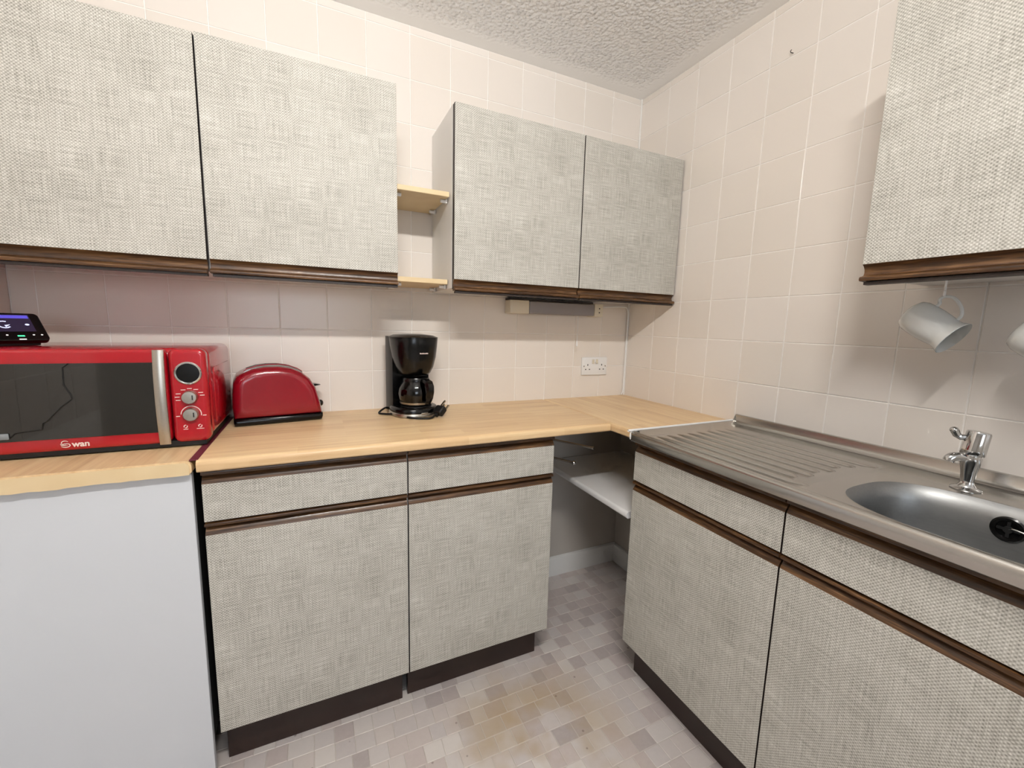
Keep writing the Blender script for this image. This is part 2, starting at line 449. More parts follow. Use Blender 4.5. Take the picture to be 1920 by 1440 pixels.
# floor cobbles: the 300 that show largest are single pieces
FT = 0.055
def cob_mesh(w, h):
    b = 0.0012; z = 0.0
    m = MB(); m.add([(0,0,-.0012),(w,0,-.0012),(w,h,-.0012),(0,h,-.0012),(b,b,z),(w-b,b,z),(w-b,h-b,z),(b,h-b,z)],
                    [(4,5,6,7)] + [(i,(i+1)%4,4+(i+1)%4,4+i) for i in range(4)])
    return m
cells = []
ny = int(3.2/FT)
for j in range(ny):
    y = -FT*(j+1); off = random.uniform(0, FT); x = -off
    hh = FT
    while x > XL + FT:
        w = FT * random.choice((0.8, 1.0, 1.0, 1.0, 1.25))
        cells.append((x - w, y, w, hh)); x -= w
def vis(c):
    x, y = c[0]+c[2]/2, c[1]+c[3]/2
    v = Vector((x, y, 0)) - Vector((-1.42206, -1.68265, 1.23699))
    zc = v.dot(_f)
    if zc <= .05: return None
    u = 960 + 785*v.dot(_r)/zc; w = 720 + 785*v.dot(_d)/zc
    if not (380 < u < 1460 and 1020 < w < 1470): return None
    if y > -.42 and x < -.69: return None
    if x > -.42 and y < -.64: return None
    return zc
seen = sorted((v, c) for v, c in ((vis(c), c) for c in cells) if v is not None)[:296]
seenset = set(c for _, c in seen)
_cm = {}
for _, c in seen:
    key = (round(c[2], 4), round(c[3], 4))
    if key not in _cm: _cm[key] = cob_mesh(c[2]-.0016, c[3]-.0016).mesh('cobble', FLOOR, 0)
    o = bpy.data.objects.new('cobble', _cm[key]); COL.objects.link(o); o.parent = fl
    o.location = (c[0]+.0008, c[1]+.0008, 0)
rest = MB()
tones = []
for c in cells:
    if c in seenset: continue
    m = cob_mesh(c[2]-.0016, c[3]-.0016)
    rest.add(m.v, m.f, 0, Matrix.Translation((c[0]+.0008, c[1]+.0008, 0)))
    tones += [random.random()]*5
ro = rest.build('cobbles', FLOOR, fl, smooth=0); ro['kind'] = 'stuff'
at = ro.data.attributes.new('tone', 'FLOAT', 'FACE')
for i, v in enumerate(tones): at.data[i].value = v

# ------------------------------------------------------------------ fluorescent ceiling light (above and behind the camera)
LX, LY = -1.32, -1.72
lt = thing('ceiling_light', 'white fluorescent batten light under the ceiling', 'light', (LX, LY, H))
MB().box((-.33, -.035, -.098), (.33, .035, -.075), bev=.004).build('housing', WHITEP, lt)
for sx in (-.25, .25): MB().cyl((sx, 0, -.076), (sx, 0, -.001), .004, 8).build('hanger', CHROME, lt)
em = LAMP.node_tree.nodes['Principled BSDF']
em.inputs['Base Color'].default_value = (1, 1, 1, 1)
em.inputs['Emission Color'].default_value = (1.0, 0.965, 0.92, 1)
_area = 0.62*2*math.pi*0.024
em.inputs['Emission Strength'].default_value = LAMP_POWER/(_area*math.pi)
MB().cyl((-.31, 0, -.126), (.31, 0, -.126), .024, 20).build('tube', LAMP, lt)

# ------------------------------------------------------------------ cabinet builders
def rail_profile(lip):
    """(out, s): out positive towards the room, s from the laminate edge towards the lip"""
    if lip < 0:
        return [(0, 0), (-.006, .0045), (-.0105, .011), (-.0115, .018), (-.009, .0235), (-.003, .0262), (.0045, .0275), (.0072, .030), (.0078, .0335), (.006, .037), (-.016, .038), (-.017, 0)]
    return [(0, 0), (0, .0012), (-.0100, .0160), (-.0122, .0175), (-.0125, .0205), (-.008, .0220), (-.001, .0226), (.0028, .0240), (.0034, .0275), (.0022, .0310), (-.016, .032), (-.017, 0)]
def front_panel(name, parent, w, z0, z1, lip, th=.017, gap=.002):
    """slab with woven face, dark edges, oak channel rail along its top (lip=+1) or bottom (lip=-1)"""
    if lip > 0: a, b = z0, z1-.032
    else: a, b = z0+.038, z1
    m = MB(); x0, x1 = gap, w-gap
    m.box((x0, 0, a), (x1, th, b), 1)
    m.add([(x0+.0006, -.0004, a+.0006), (x1-.0006, -.0004, a+.0006), (x1-.0006, -.0004, b-.0006), (x0+.0006, -.0004, b-.0006),
           (x0, 0, a), (x1, 0, a), (x1, 0, b), (x0, 0, b)],
          [(0,1,2,3)] + [(4+i, 4+(i+1)%4, (i+1)%4, i) for i in range(4)], 0)
    p = m.build(name, [WEAVE, EDGE], parent, smooth=0)
    pr = rail_profile(lip)
    poly = [(-o, (b + s) if lip > 0 else (a - s)) for o, s in pr]
    MB().prism(poly, x0, x1, 'x').build('handle_rail', OAK, p, smooth=40, label='dark oak channel handle')
    return p
def base_unit(loc, rz, label, group, dpl=.06, W_=.5, depth=.46, sink=False):
    t = thing('base_cabinet', label, 'cabinet', loc, rz, group)
    c = MB()
    c.box((.001, .020, .142), (.017, depth, .860)); c.box((W_-.017, .020, .142), (W_-.001, depth, .860))
    c.box((.017, .020, .142), (W_-.017, depth, .158)); c.box((.017, depth-.008, .158), (W_-.017, depth, .860))
    if not sink: c.box((.017, .020, .842), (W_-.017, .06, .860))
    c.build('carcass', CARC, t, smooth=0)
    MB().box((.018, .0205, .70 if not sink else .69), (W_-.018, .0245, .842 if not sink else .72)).build('inner_rail', INSIDE, t, smooth=0)
    front_panel('drawer_front', t, W_, .7360, .8655, 1)
    front_panel('door', t, W_, .142, .7318, 1)
    MB().box((.003 if dpl < .063 else .006, dpl, 0.0), (W_-.012, dpl+.016, .1405), bev=.001, seg=1).build('plinth', PLINTH, t, smooth=0)
    return t
def wall_unit(loc, rz, label, group, W_=.5, depth=.27, gap=.002, tilt=0.0):
    t = thing('wall_cabinet', label, 'cabinet', loc, rz, group)
    c = MB()
    z0, z1 = 0.006, .585
    c.box((.0005, .020, z0), (.016, depth+.018, z1)); c.box((W_-.016, .020, z0), (W_-.0005, depth+.018, z1))
    c.box((.016, .020, z0), (W_-.016, depth+.018, z0+.016)); c.box((.016, .020, z1-.016), (W_-.016, depth+.018, z1))
    c.box((.016, depth+.010, z0+.016), (W_-.016, depth+.018, z1-.016))
    c.build('carcass', CARC, t, smooth=0)
    MB().box((.001, .0185, z0-.004), (W_-.001, .0215, z1)).build('back_edge', EDGE, t, smooth=0)
    MB().box((.008, .0005, -.0115), (W_-.004, .0185, -.0046)).build('bottom_edge', EDGE, t, smooth=0)
    d = front_panel('door', t, W_, -.004, z1, -1, gap=gap)
    if tilt: d.rotation_euler = (0, tilt, 0)
    return t

YB = -0.480
base_unit((-1.691, YB, 0), 0, 'woven-front base cabinet beside the pale end panel, below the red toaster', 'woven base cabinets on the back wall')
base_unit((-1.191, YB, 0), 0, 'woven-front base cabinet next to the open corner, below the coffee maker', 'woven base cabinets on the back wall', dpl=.068)
XR = -0.470
base_unit((XR, -.631, 0), R(-90), 'woven-front base cabinet next to the open corner, below the drainer', 'woven base cabinets under the sink')
base_unit((XR, -1.131, 0), R(-90), 'woven-front base cabinet under the sink bowl and tap', 'woven base cabinets under the sink', sink=True)
YU = -0.292
wall_unit((-2.177, YU, 1.360), 0, 'woven-front wall cabinet above the microwave, leftmost', 'woven wall cabinets on the back wall', gap=.0035, tilt=R(.25))
wall_unit((-1.677, YU, 1.360), 0, 'woven-front wall cabinet above the toaster, left of the small pine shelves', 'woven wall cabinets on the back wall', gap=.003)
wall_unit((-0.998, YU, 1.354), 0, 'woven-front wall cabinet with exposed white side, right of the pine shelves', 'woven wall cabinets on the back wall')
wall_unit((-0.498, YU, 1.354), 0, 'woven-front wall cabinet in the corner above the double socket', 'woven wall cabinets on the back wall', W_=.494)
wall_unit((-0.302, -1.131, 1.360), R(-90), 'woven-front wall cabinet on the right wall above the sink', 'woven wall cabinets on the right wall', depth=.28)

# ------------------------------------------------------------------ worktops
def worktop(name, length, depth, th, label, loc, rz, parent_mats=TOP):
    """local x = length, front edge at y=-depth"""
    r = .013; r2 = .006
    poly = [(0, -th), (0, 0)] + arc(-depth+r, -r, r, 90, 180, 6) + arc(-depth+r2, -th+r2, r2, 180, 270, 4)
    o = MB().prism(poly, 0, length, 'x').build(name, parent_mats, smooth=40)
    o.location = loc; o.rotation_euler = (0, 0, rz); tag(o, label, 'worktop'); return o
worktop('worktop', 1.214, .507, .030, 'beech laminate worktop with rounded front under toaster and coffee maker', (-1.691, -.0005, ZW), 0)
worktop('corner_worktop', .638, .474, .030, 'short beech laminate worktop in the corner beside the steel drainer', (-.0005, -.0005, ZW), R(-90))
wl_o = worktop('side_worktop', .500, .4985, .032, 'beech laminate worktop with a rough cut end under the microwave', (XL+.0005, -.5005, ZW), R(90))
# rough cut edging on its end
pts = [(-.0, -.004), (-.47, -.004)] + arc(-.4985+.016, -.004-.012, .012, 90, 180, 4)
low = []
xx = -.494
while xx < -.004:
    low.append((xx, -.0345 + random.uniform(-.0035, .0012) * (1 if xx > -.32 else .35))); xx += random.uniform(.012, .03)
MB().prism([(0, -.034)] + [(0, -.004)] + pts[1:] + low, -.0016, .0, 'x').build('edging_strip', PINE, wl_o, smooth=0, label='rough cut beech edging')
st = MB().box((-1.7055, -.498, ZW-.002), (-1.688, -.003, ZW+.0012), bev=.0006, seg=1).build('joint_strip', MAROON, smooth=0)
tag(st, 'dark maroon strip along the worktop joint beside the microwave', 'joint strip')

# pale end panel of the left run
ep = MB().box((XL+.002, -.482, 0.0), (-1.7065, -.464, .865), bev=.001, seg=1).build('end_panel', PANEL, smooth=0)
tag(ep, 'plain pale grey end panel below the microwave worktop', 'panel')
# its cabinet body, seen only as the dark gap
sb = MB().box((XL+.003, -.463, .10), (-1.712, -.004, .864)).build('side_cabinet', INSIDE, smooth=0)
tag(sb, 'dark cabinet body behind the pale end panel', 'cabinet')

# corner shelf in the open niche
sp = [(-.001, .585), (-.001, .610)] + arc(-.470+.011, .610-.011, .011, 90, 180, 5) + arc(-.470+.008, .585+.008, .008, 180, 270, 4)
cs = MB().prism(sp, -.612, -.017, 'y').build('corner_shelf', WHITEP, smooth=40)
tag(cs, 'white rounded-edge shelf in the open corner under the worktop', 'shelf')
cs.location = (0, 0, 0)
for z in ():
    pass

# swivel towel rail in the niche
tr = thing('towel_rail', 'dark metal swivel towel rail with two arms inside the open corner', 'towel rail', (-.6905, -.155, .70))
MB().box((-.0005, -.02, -.01), (.006, .02, .13), bev=.002).cyl((.011, 0, -.005), (.011, 0, .125), .005, 10).build('bracket', STEEL, tr)
def arm(z, end, ball):
    e = Vector(end) - Vector((-.6905, -.155, .70))
    m = MB().tube([(.011, 0, z), tuple(e)], .0045, 10)
    o = m.build('arm', STEEL, tr)
    if ball: MB().sphere(tuple(e), .0085).build('ball_end', CHROME, o)
    else: MB().cyl(tuple(e), tuple(e+(e-Vector((.011,0,z))).normalized()*.004), .006, 10).build('end_cap', STEEL, o)
arm(.10, (-.513, -.457, .80), False)
arm(.03, (-.545, -.385, .724), True)

# ------------------------------------------------------------------ steel sink top
sk = thing('sink_top', 'stainless steel sink with ribbed drainer and deep bowl', 'sink', (0, 0, 0))
ZR = .9085; ZS = .8985; XF = -.503; SY0 = -.6435; SY1 = -1.66
def bowl_ring(cx, cy, hx, hy, z, n=64, e=3.2):
    out = []
    for i in range(n):
        a = 2*math.pi*i/n; c, s = math.cos(a), math.sin(a)
        out.append((cx + hx*math.copysign(abs(c)**(2/e), c), cy + hy*math.copysign(abs(s)**(2/e), s), z))
    return out
BC = (-.3055, -1.398); BH = (.1575, .208)
n = 64
inner = bowl_ring(*BC, *BH, ZS, n, 2.9)
x0, x1, y0, y1 = XF+.026, -.020, SY1, BC[1]+BH[1]+.045
def hit(p):
    dx, dy = p[0]-BC[0], p[1]-BC[1]; t = 1e9
    if dx > 1e-9: t = min(t, (x1-BC[0])/dx)
    if dx < -1e-9: t = min(t, (x0-BC[0])/dx)
    if dy > 1e-9: t = min(t, (y1-BC[1])/dy)
    if dy < -1e-9: t = min(t, (y0-BC[1])/dy)
    return [BC[0]+dx*t, BC[1]+dy*t, ZS]
outer = [hit(p) for p in inner]
for cx, cy in ((x0, y0), (x0, y1), (x1, y0), (x1, y1)):
    k = min(range(n), key=lambda i: (outer[i][0]-cx)**2+(outer[i][1]-cy)**2); outer[k] = [cx, cy, ZS]
sh = MB()
sh.loft([[tuple(p) for p in outer], bowl_ring(BC[0], BC[1], BH[0]+.009, BH[1]+.009, ZS, n, 2.9), bowl_ring(BC[0], BC[1], BH[0]+.004, BH[1]+.004, ZS-.0006, n, 2.9), inner], 0, None, False, False)
dz = ZS - .0030
pa = [(x0, ZS), (x0+.010, ZS), (x0+.020, dz), (x1-.085, dz), (x1-.075, ZS), (x1, ZS)]
cols = [(SY0, ZR), (SY0-.006, ZR), (SY0-.020, ZS+.001), (SY0-.034, None), (y1+.035, None), (y1, ZS)]
rings = []
for yy, zz in cols:
    rings.append([(px, yy, pz if zz is None else zz) for px, pz in pa])
vs = [p for r_ in rings for p in r_]; fs = []
for i in range(len(rings)-1):
    for j in range(len(pa)-1): fs.append((i*6+j, i*6+j+1, (i+1)*6+j+1, (i+1)*6+j))
sh.add(vs, fs)
# rolled front edge and back upstand
fr = [(x0, ZS), (x0-.006, ZS+.0035), (x0-.011, ZR-.0008)] + arc(XF+.010, ZR-.010, .010, 90, 180, 6) + [(XF, ZR-.030), (XF+.003, ZR-.033), (XF+.006, ZR-.030)]
sh.loft([[(a, SY0, max(b, ZR-.0008) if i == 0 else b) for i, (a, b) in enumerate(fr)], [(a, SY0-.02, b) for a, b in fr], [(a, SY1, b) for a, b in fr]], 0, None, False, False, closed=False)
up = [(x1, ZS), (x1+.006, ZS+.003), (x1+.010, ZS+.012), (x1+.0115, ZR+.022), (x1+.015, ZR+.0235), (-.0006, ZR+.0235), (-.0006, ZS-.02)]
sh.loft([[(a, SY0, b) for a, b in up], [(a, SY1, b) for a, b in up]], 0, None, False, False, closed=False)
# left return edge
sh.add([(XF+.003, SY0, ZR-.033), (-.001, SY0, ZR-.03), (-.001, SY0, ZR+.0235), (x1+.0115, SY0, ZR+.022), (x1, SY0, ZR), (x0-.011, SY0, ZR-.0008), (XF+.010, SY0, ZR), (XF, SY0, ZR-.010)], [(0,1,2,3,4,5,6,7)])
so = sh.build('steel_sheet', STEEL, sk, smooth=50)
# bowl
depth = .155; rings = [inner]
for f, dd in ((.965, .006), (.925, .016), (.895, .032), (.885, .07), (.87, .115), (.84, .14), (.76, .152), (.52, depth), (.25, depth+.003)):
    rings.append(bowl_ring(BC[0]-.000, BC[1], BH[0]*f, BH[1]*(1-(1-f)*.75), ZS-dd, n, 2.9 if f > .6 else 2.4))
bo = MB().loft(rings, 0, None, False, True).build('bowl', BOWL, sk, smooth=50)
# drainer ribs
NR = 8
for i in range(NR):
    xr = x0+.045 + i*(x1-.100-(x0+.045))/(NR-1)
    ya = SY0-.045; yb = y1+.035 - (.05 if i in (0, NR-1) else 0) + (.012 if i % 2 else 0)
    rg = []
    for t_ in (0, .03, .10, .9, .97, 1.0):
        hgt = {0: .0001, .03: .0030, .10: .0050, .9: .0056, .97: .0050, 1.0: .0001}[t_]
        yy = ya + (yb-ya)*t_
        rg.append([(xr-.008, yy, dz-.0002), (xr-.0045, yy, dz+hgt*.8), (xr, yy, dz+hgt), (xr+.0045, yy, dz+hgt*.8), (xr+.008, yy, dz-.0002)])
    MB().loft(rg, 0, None, False, False, closed=False).build('drainer_rib', STEEL, so, smooth=60)
# overflow on the back wall of the bowl
ox = BC[0]+BH[0]*.892; OM = Matrix.Translation((ox-.0005, -1.385, .855)) @ Matrix.Rotation(R(-88), 4, 'Y')
ov = MB().lathe([(.001, .0), (.026, .0), (.026, .003), (.023, .005), (.018, .004), (.017, -.002), (.001, -.002)], 32, 0, OM).build('overflow', BLACK, bo, label='black overflow ring')
MB().box((-.016, -.0022, .000), (.016, .0022, .0045), M=OM).box((-.0022, -.016, .000), (.0022, .016, .0045), M=OM).lathe([(.001, 0), (.007, 0), (.007, .006), (.001, .006)], 16, 0, OM).build('overflow_grille', BLACKM, bo)
cp = [OM @ Vector((.002, -.002, .006)), OM @ Vector((.006, -.012, .012)), OM @ Vector((.0, -.035, .012)), OM @ Vector((-.02, -.06, .014)), OM @ Vector((-.06, -.07, .02))]
MB().tube(smooth_path(cp), .0014, 6).build('plug_chain', CHROME, bo)
MB().lathe([(.001, 0), (.014, 0), (.016, .0035), (.034, .0045), (.0345, .003), (.034, 0)], 32, 0, Matrix.Translation((BC[0], BC[1], ZS-.1605))).build('waste_ring', CHROME, bo)
# white sealant strip between worktop and steel
ss = MB().tube(smooth_path([(XF+.003, SY0+.0025, ZR-.028), (XF+.002, SY0+.0025, ZR-.012), (XF+.010, SY0+.0025, ZR-.001), (XF+.03, SY0+.0025, ZR+.0008), (-.02, SY0+.0025, ZR+.0008)], 5), .0042, 8).build('sealant_strip', SILIC)
tag(ss, 'white sealant strip where the worktop meets the steel drainer', 'sealant')

# tap
TXY = (-.104, -1.297)
tp = thing('tap', 'chrome pillar tap with lever head standing behind the sink bowl', 'tap', (TXY[0], TXY[1], ZS+.0002), R(0))
MB().lathe([(.001, 0), (.0255, 0), (.0262, .002), (.0240, .004), (.0160, .007), (.0122, .013), (.0115, .022), (.0135, .042), (.0165, .060), (.0178, .072), (.0165, .082), (.001, .084)], 32).build('body', CHROME, tp)
TH = Matrix.Translation((0, 0, .080)) @ Matrix.Rotation(R(4), 4, 'Y') @ Matrix.Rotation(R(5), 4, 'X')
hd = MB().lathe([(.001, 0), (.0195, 0), (.0208, .002), (.0208, .012), (.0200, .050), (.0185, .0535), (.001, .055)], 32, 0, TH).build('head', CHROME, tp)
LD = Matrix.Rotation(R(122), 4, 'Z')
MB().tube([tuple(TH @ LD @ Vector(p)) for p in ((.012, 0, .038), (.026, 0, .034), (.033, 0, .038), (.039, 0, .047))], [.006, .0065, .0075, .0080], 10).sphere(tuple(TH @ LD @ Vector((.0395, 0, .0475))), .0080, sc=(1, 1, .9)).build('lever', CHROME, hd)
MB().tube(smooth_path([(0, 0, .068), (-.012, .009, .073), (-.024, .018, .073), (-.031, .0235, .069), (-.0335, .0255, .062)], 5), [.010]*20+[.0108], 16).build('spout', CHROME, tp)

# ------------------------------------------------------------------ small pine shelves between wall cabinets
for nm, z, lab in (('pine_shelf', 1.659, 'small pine shelf on white pegs, upper of the two between the wall cabinets'), ('pine_shelf', 1.374, 'small pine shelf on white pegs, lower of the two between the wall cabinets')):
    yfr = -.250 if z > 1.5 else -.235
    s_ = thing(nm, lab, 'shelf', (-1.0885, -.001, z), 0, 'pine shelves between the cabinets')
    MB().box((-.0865, yfr, 0), (.0865, 0, .016), bev=.0012, seg=1).build('board', PINE, s_, smooth=0)
    for sx in (-1, 1):
        for yy in (yfr+.035, -.06):
            MB().cyl((sx*.0885, yy, -.0065), (sx*.066, yy, -.0065), .0055, 12).box((sx*.082, yy-.007, -.013), (sx*.0885, yy+.007, 0), bev=.001, seg=1).build('shelf_peg', WHITEP, s_)

# ------------------------------------------------------------------ under-cabinet striplight, cord, cable, socket
sL = thing('strip_light', 'grey strip light with ivory end caps and shaver socket under the wall cabinet', 'light', (-.445, -.002, 1.318))
MB().box((-.145, -.062, -.027), (.192, -.002, .026), bev=.006, seg=3).build('diffuser', GREYD, sL)
MB().box((-.150-.085, -.060, -.028), (-.145, 0, .028), bev=.004).build('end_cap', OFFWHITE, sL)
sk2 = MB().box((.192, -.064, -.029), (.238, 0, .029), bev=.003).build('shaver_socket', OFFWHITE, sL)
for z in (-.010, .008):
    MB().cyl((.217, -.0635, z), (.217, -.0648, z), .0032, 10).build('socket_hole', HOLE, sk2)
MB().box((-.235, -.05, .0285), (.19, -.005, .036)).build('shadow_line_strip', EDGE, sL)  # dark strip standing in for the shadow line between light and cabinet
pc = thing('pull_cord', 'thin white pull cord hanging from the strip light', 'cord', (-.330, -.045, 1.290))
MB().tube([(0, 0, .0), (.001, 0, -.06), (.0, 0, -.115)], .0011, 6).build('string', WHITEP, pc)
MB().lathe([(.001, -.140), (.004, -.139), (.0045, -.130), (.003, -.118), (.0012, -.113)], 12).build('toggle', WHITEP, pc)
cb = MB().tube(smooth_path([(-.206, -.010, 1.333), (-.12, -.008, 1.340), (-.04, -.008, 1.343), (-.018, -.008, 1.335), (-.0115, -.009, 1.30), (-.0115, -.008, 1.15), (-.0115, -.008, 1.0), (-.014, -.009, .93), (-.022, -.010, ZW+.003)], 5), .0032, 8).build('cable', WHITEP)
tag(cb, 'white cable clipped down the tiled corner to the worktop', 'cable')
dsk = thing('double_socket', 'white double wall socket with two switches above the corner worktop', 'socket', (-.197, -.0005, 1.0535))
pl = MB().box((-.073, -.0095, -.043), (.073, 0, .043), bev=.0025, seg=3).build('face_plate', WHITEP, dsk)
for sx in (-1, 1):
    cx = sx*.041
    for dx, dz_, w, h in ((0, .006, .0045, .008), (-.011, -.0155, .0065, .0045), (.011, -.0155, .0065, .0045)):
        MB().box((cx+dx-w/2, -.0100, dz_-h/2), (cx+dx+w/2, -.0085, dz_+h/2)).build('pin_hole', HOLE, pl, smooth=0)
    MB().box((sx*.0105-.006, -.0128, .012), (sx*.0105+.006, -.009, .033), bev=.0012).box((sx*.0105-.006, -.0142, .012), (sx*.0105+.006, -.009, .020), bev=.0012).build('rocker_switch', OFFWHITE, pl)
    MB().cyl((sx*.0625, -.0092, 0), (sx*.0625, -.0103, 0), .0034, 12).build('screw', STEEL, pl)
nl = MB().tube([(-.0005, 0, .002), (-.012, 0, 0), (-.016, -.001, .003), (-.015, -.004, .006)], .0013, 6).build('nail', EDGE)
nl.location = (0, -.711, 2.127); tag(nl, 'small bent nail in the tiles near the ceiling', 'nail')

# ------------------------------------------------------------------ mugs on cup hooks
def hook(loc, label):
    h = thing('cup_hook', label, 'hook', loc, 0, 'cup hooks under the right wall cabinet')
    MB().lathe([(.001, 0), (.0065, 0), (.0065, -.002), (.001, -.0025)], 14).build('collar', WHITEP, h)
    MB().tube(smooth_path([(0, 0, 0), (0, 0, -.012), (.005, .002, -.018), (.009, .003, -.027), (.004, .001, -.036), (-.006, -.002, -.036), (-.012, -.004, -.027)], 4), .0021, 8).build('hook_wire', WHITEP, h)
    return h
def mug(label, origin, ax, hdir, s=1.0):
    a = Vector(ax).normalized(); h = Vector(hdir); h = (h - a*h.dot(a)).normalized(); k = a.cross(h)
    t = thing('mug', label, 'mug', origin, 0, 'white mugs hanging under the right wall cabinet')
    t.rotation_euler = Matrix((h, k, a)).transposed().to_euler(); t.scale = (s, s, s)
    MB().lathe([(.001, .003), (.021, .003), (.022, 0), (.027, .0005), (.034, .005), (.0378, .014), (.0390, .030), (.0388, .050), (.0370, .070), (.0352, .084), (.0360, .092), (.0392, .099), (.0410, .1035), (.0402, .1045), (.0375, .1005), (.0335, .090), (.033, .080), (.0345, .056), (.0355, .040), (.034, .016), (.028, .008), (.001, .006)], 40).build('cup', CHINA, t)
    MB().tube(smooth_path([(.035, 0, .080), (.046, 0, .079), (.058, 0, .068), (.066, 0, .052), (.068, 0, .038), (.062, 0, .026), (.052, 0, .024), (.046, 0, .030), (.0385, 0, .030)], 5), .0034, 10).build('handle', CHINA, t)
    return t
hook((-.150, -1.224, 1.3655), 'white cup hook holding the fully visible mug')
mug('white mug hanging by its handle from a hook, fully visible', (-.148, -1.168, 1.292), (-.002, -.086, -.060), (0.05, -.45, .83), .97)
hook((-.150, -1.404, 1.3655), 'white cup hook holding the mug cut off by the right edge')
mug('white mug hanging by its handle, cut off by the photo\'s right edge', (-.150, -1.350, 1.262), (0.0, -.084, -.056), (0, -.42, .83), 1.18)

# ------------------------------------------------------------------ microwave
MX0, MX1, MY, MZ0, MZ1 = -2.130, -1.683, -.372, .9155, 1.158
mw = thing('microwave', 'glossy red microwave oven with dark glass door and round dials', 'microwave', (MX0, MY, ZW+.0003))
zb = MZ0 - ZW; zt = MZ1 - ZW; WID = MX1 - MX0
hz = (zb+zt)/2
prof = rrect(.0, WID, zb+.004, zt, .022, 6)
MB().puff(prof, .150, .018, 5, 'y', M=Matrix.Translation((0, .178, 0))).build('casing', RED, mw, smooth=50)
# panel pressed into the right side
MB().box((WID-.001, .075, zb+.035), (WID+.0018, .29, zt-.055), bev=.0015).build('side_panel', RED, mw)
# door: frame of red round the dark window
DX1 = .364
fo = rrect(.002, DX1, zb, zt-.001, .016, 6); wi = rrect(.028, DX1-.0, zb+.030, zt-.033, .004, 3)
dm = MB()
dm.puff(rrect(.002, DX1, zb, zt-.001, .016, 6), .017, .009, 4, 'y', M=Matrix.Translation((0, .018, 0)))
dr = dm.build('door', RED, mw, smooth=50)
MB().puff(rrect(.026, DX1-.012, zb+.031, zt-.034, .006, 3), .002, .0008, 2, 'y', M=Matrix.Translation((0, .0004, 0))).build('window', BGLASS, dr, smooth=50)
# curved brushed handle
rg = []
for i in range(13):
    t_ = i/12; z = zb-.001 + (zt-.002-zb)*t_; out = -.003-.009*math.sin(math.pi*t_)**.8
    rg.append([(DX1-.025, out+.004, z), (DX1-.025, out+.001, z), (DX1-.022, out-.001, z), (DX1-.005, out-.001, z), (DX1-.002, out+.001, z), (DX1-.002, out+.004, z)])
MB().loft(rg).build('handle', ALU, dr, smooth=40)
# control panel
cpn = MB().puff(rrect(DX1+.0035, WID-.001, zb, zt-.001, .016, 6), .018, .010, 4, 'y', M=Matrix.Translation((0, .018, 0))).build('control_panel', RED, mw, smooth=50)
RX = Matrix.Rotation(R(90), 4, 'X')          # local z -> -y
def at_(x, z, y=0.0): return Matrix.Translation((x, y, z)) @ RX
cx = -1.722-MX0
MB().lathe([(.0255, 0), (.0285, .0005), (.029, .003), (.027, .0045), (.0245, .0035), (.024, .0012)], 40, 0, at_(cx, 1.096-ZW), False, False).build('display_bezel', CHROME, cpn)
MB().lathe([(.001, .0), (.0245, .0), (.0245, .0018), (.001, .0022)], 40, 0, at_(cx, 1.096-ZW)).build('display', BLACK, cpn)
for zz in (1.034, .989):
    kn = MB().lathe([(.001, 0), (.0175, 0), (.017, .004), (.0165, .010), (.0150, .0125), (.001, .0130)], 32, 0, at_(cx, zz-ZW)).build('dial', ALU, cpn)
    MB().box((.006, -.006, .0125), (.0085, .006, .0136), M=at_(cx, zz-ZW)).build('dial_mark', HOLE, kn, smooth=0)
pm = MB()
for a in (200, 178, 155, 120, 90, 60, 30, 10):
    px, pz = cx+.0265*math.cos(R(a)), 1.034-ZW+.022*math.sin(R(a))
    pm.box((px-.005, -.0006, pz-.0009), (px+.005, -.0001, pz+.0009))
for i in range(14):
    a0, a1 = 178-i*13.5, 178-(i+1)*13.5
    P = lambda a, r_: (cx+r_*math.cos(R(a)), 0, .989-ZW+r_*math.sin(R(a)))
    pm.add([(p[0], -.0006, p[2]) for p in (P(a0, .0205), P(a1, .0205), P(a1, .0225), P(a0, .0225))], [(0,1,2,3)])
for dx in (-.028, .028): pm.box((cx+dx-.004, -.0006, .984-ZW), (cx+dx+.004, -.0001, .986-ZW))
for dx, w in ((-.014, .006), (.017, .012)):
    pm.box((cx+dx-w/2-.002, -.0006, .9495-ZW), (cx+dx+w/2+.002, -.0001, .951-ZW))
    for i in range(10):
        a0, a1 = 36*i, 36*(i+1); P = lambda a, r_: (cx+dx+r_*math.cos(R(a)), -.0006, .9575-ZW+r_*math.sin(R(a)))
        if i in (1, 6): continue
        pm.add([P(a0, .0026), P(a1, .0026), P(a1, .0046), P(a0, .0046)], [(0,1,2,3)])
pm.build('printed_marks', PRINT, cpn, smooth=0, label='pale printed dial marks and symbols')['kind'] = 'stuff'
# lettering on the door
SW = Matrix.Translation((-1.944-MX0, -.0001, .9255-ZW)) @ RX @ Matrix.Scale(1.1, 4)
text_mesh('wan', .0175, 'lettering', PRINT, dr, SW @ Matrix.Translation((.0035, 0, .0004)), bold=.0005)
sg = MB()
def sw_arc(c, rx, rz_, a0, a1, w0, w1, k=12):
    v = []
    for i in range(k+1):
        t_ = i/k; a = R(a0+(a1-a0)*t_); w = w0+(w1-w0)*math.sin(math.pi*t_)
        v += [(c[0]+(rx-w)*math.cos(a), c[1]+(rz_-w)*math.sin(a), .0006), (c[0]+(rx+w)*math.cos(a), c[1]+(rz_+w)*math.sin(a), .0006)]
    sg.add(v, [(2*i, 2*i+1, 2*i+3, 2*i+2) for i in range(k)], 0, SW)
sw_arc((-.022, .0098), .0055, .0040, 20, 250, .0003, .0008)
sw_arc((-.0215, .0040), .0075, .0042, 120, -160, .0004, .0010)
sw_arc((-.0225, .0058), .0062, .0022, 150, 330, .0002, .0006)
sw_arc((-.0240, .0075), .0052, .0020, 150, 330, .0002, .0006)
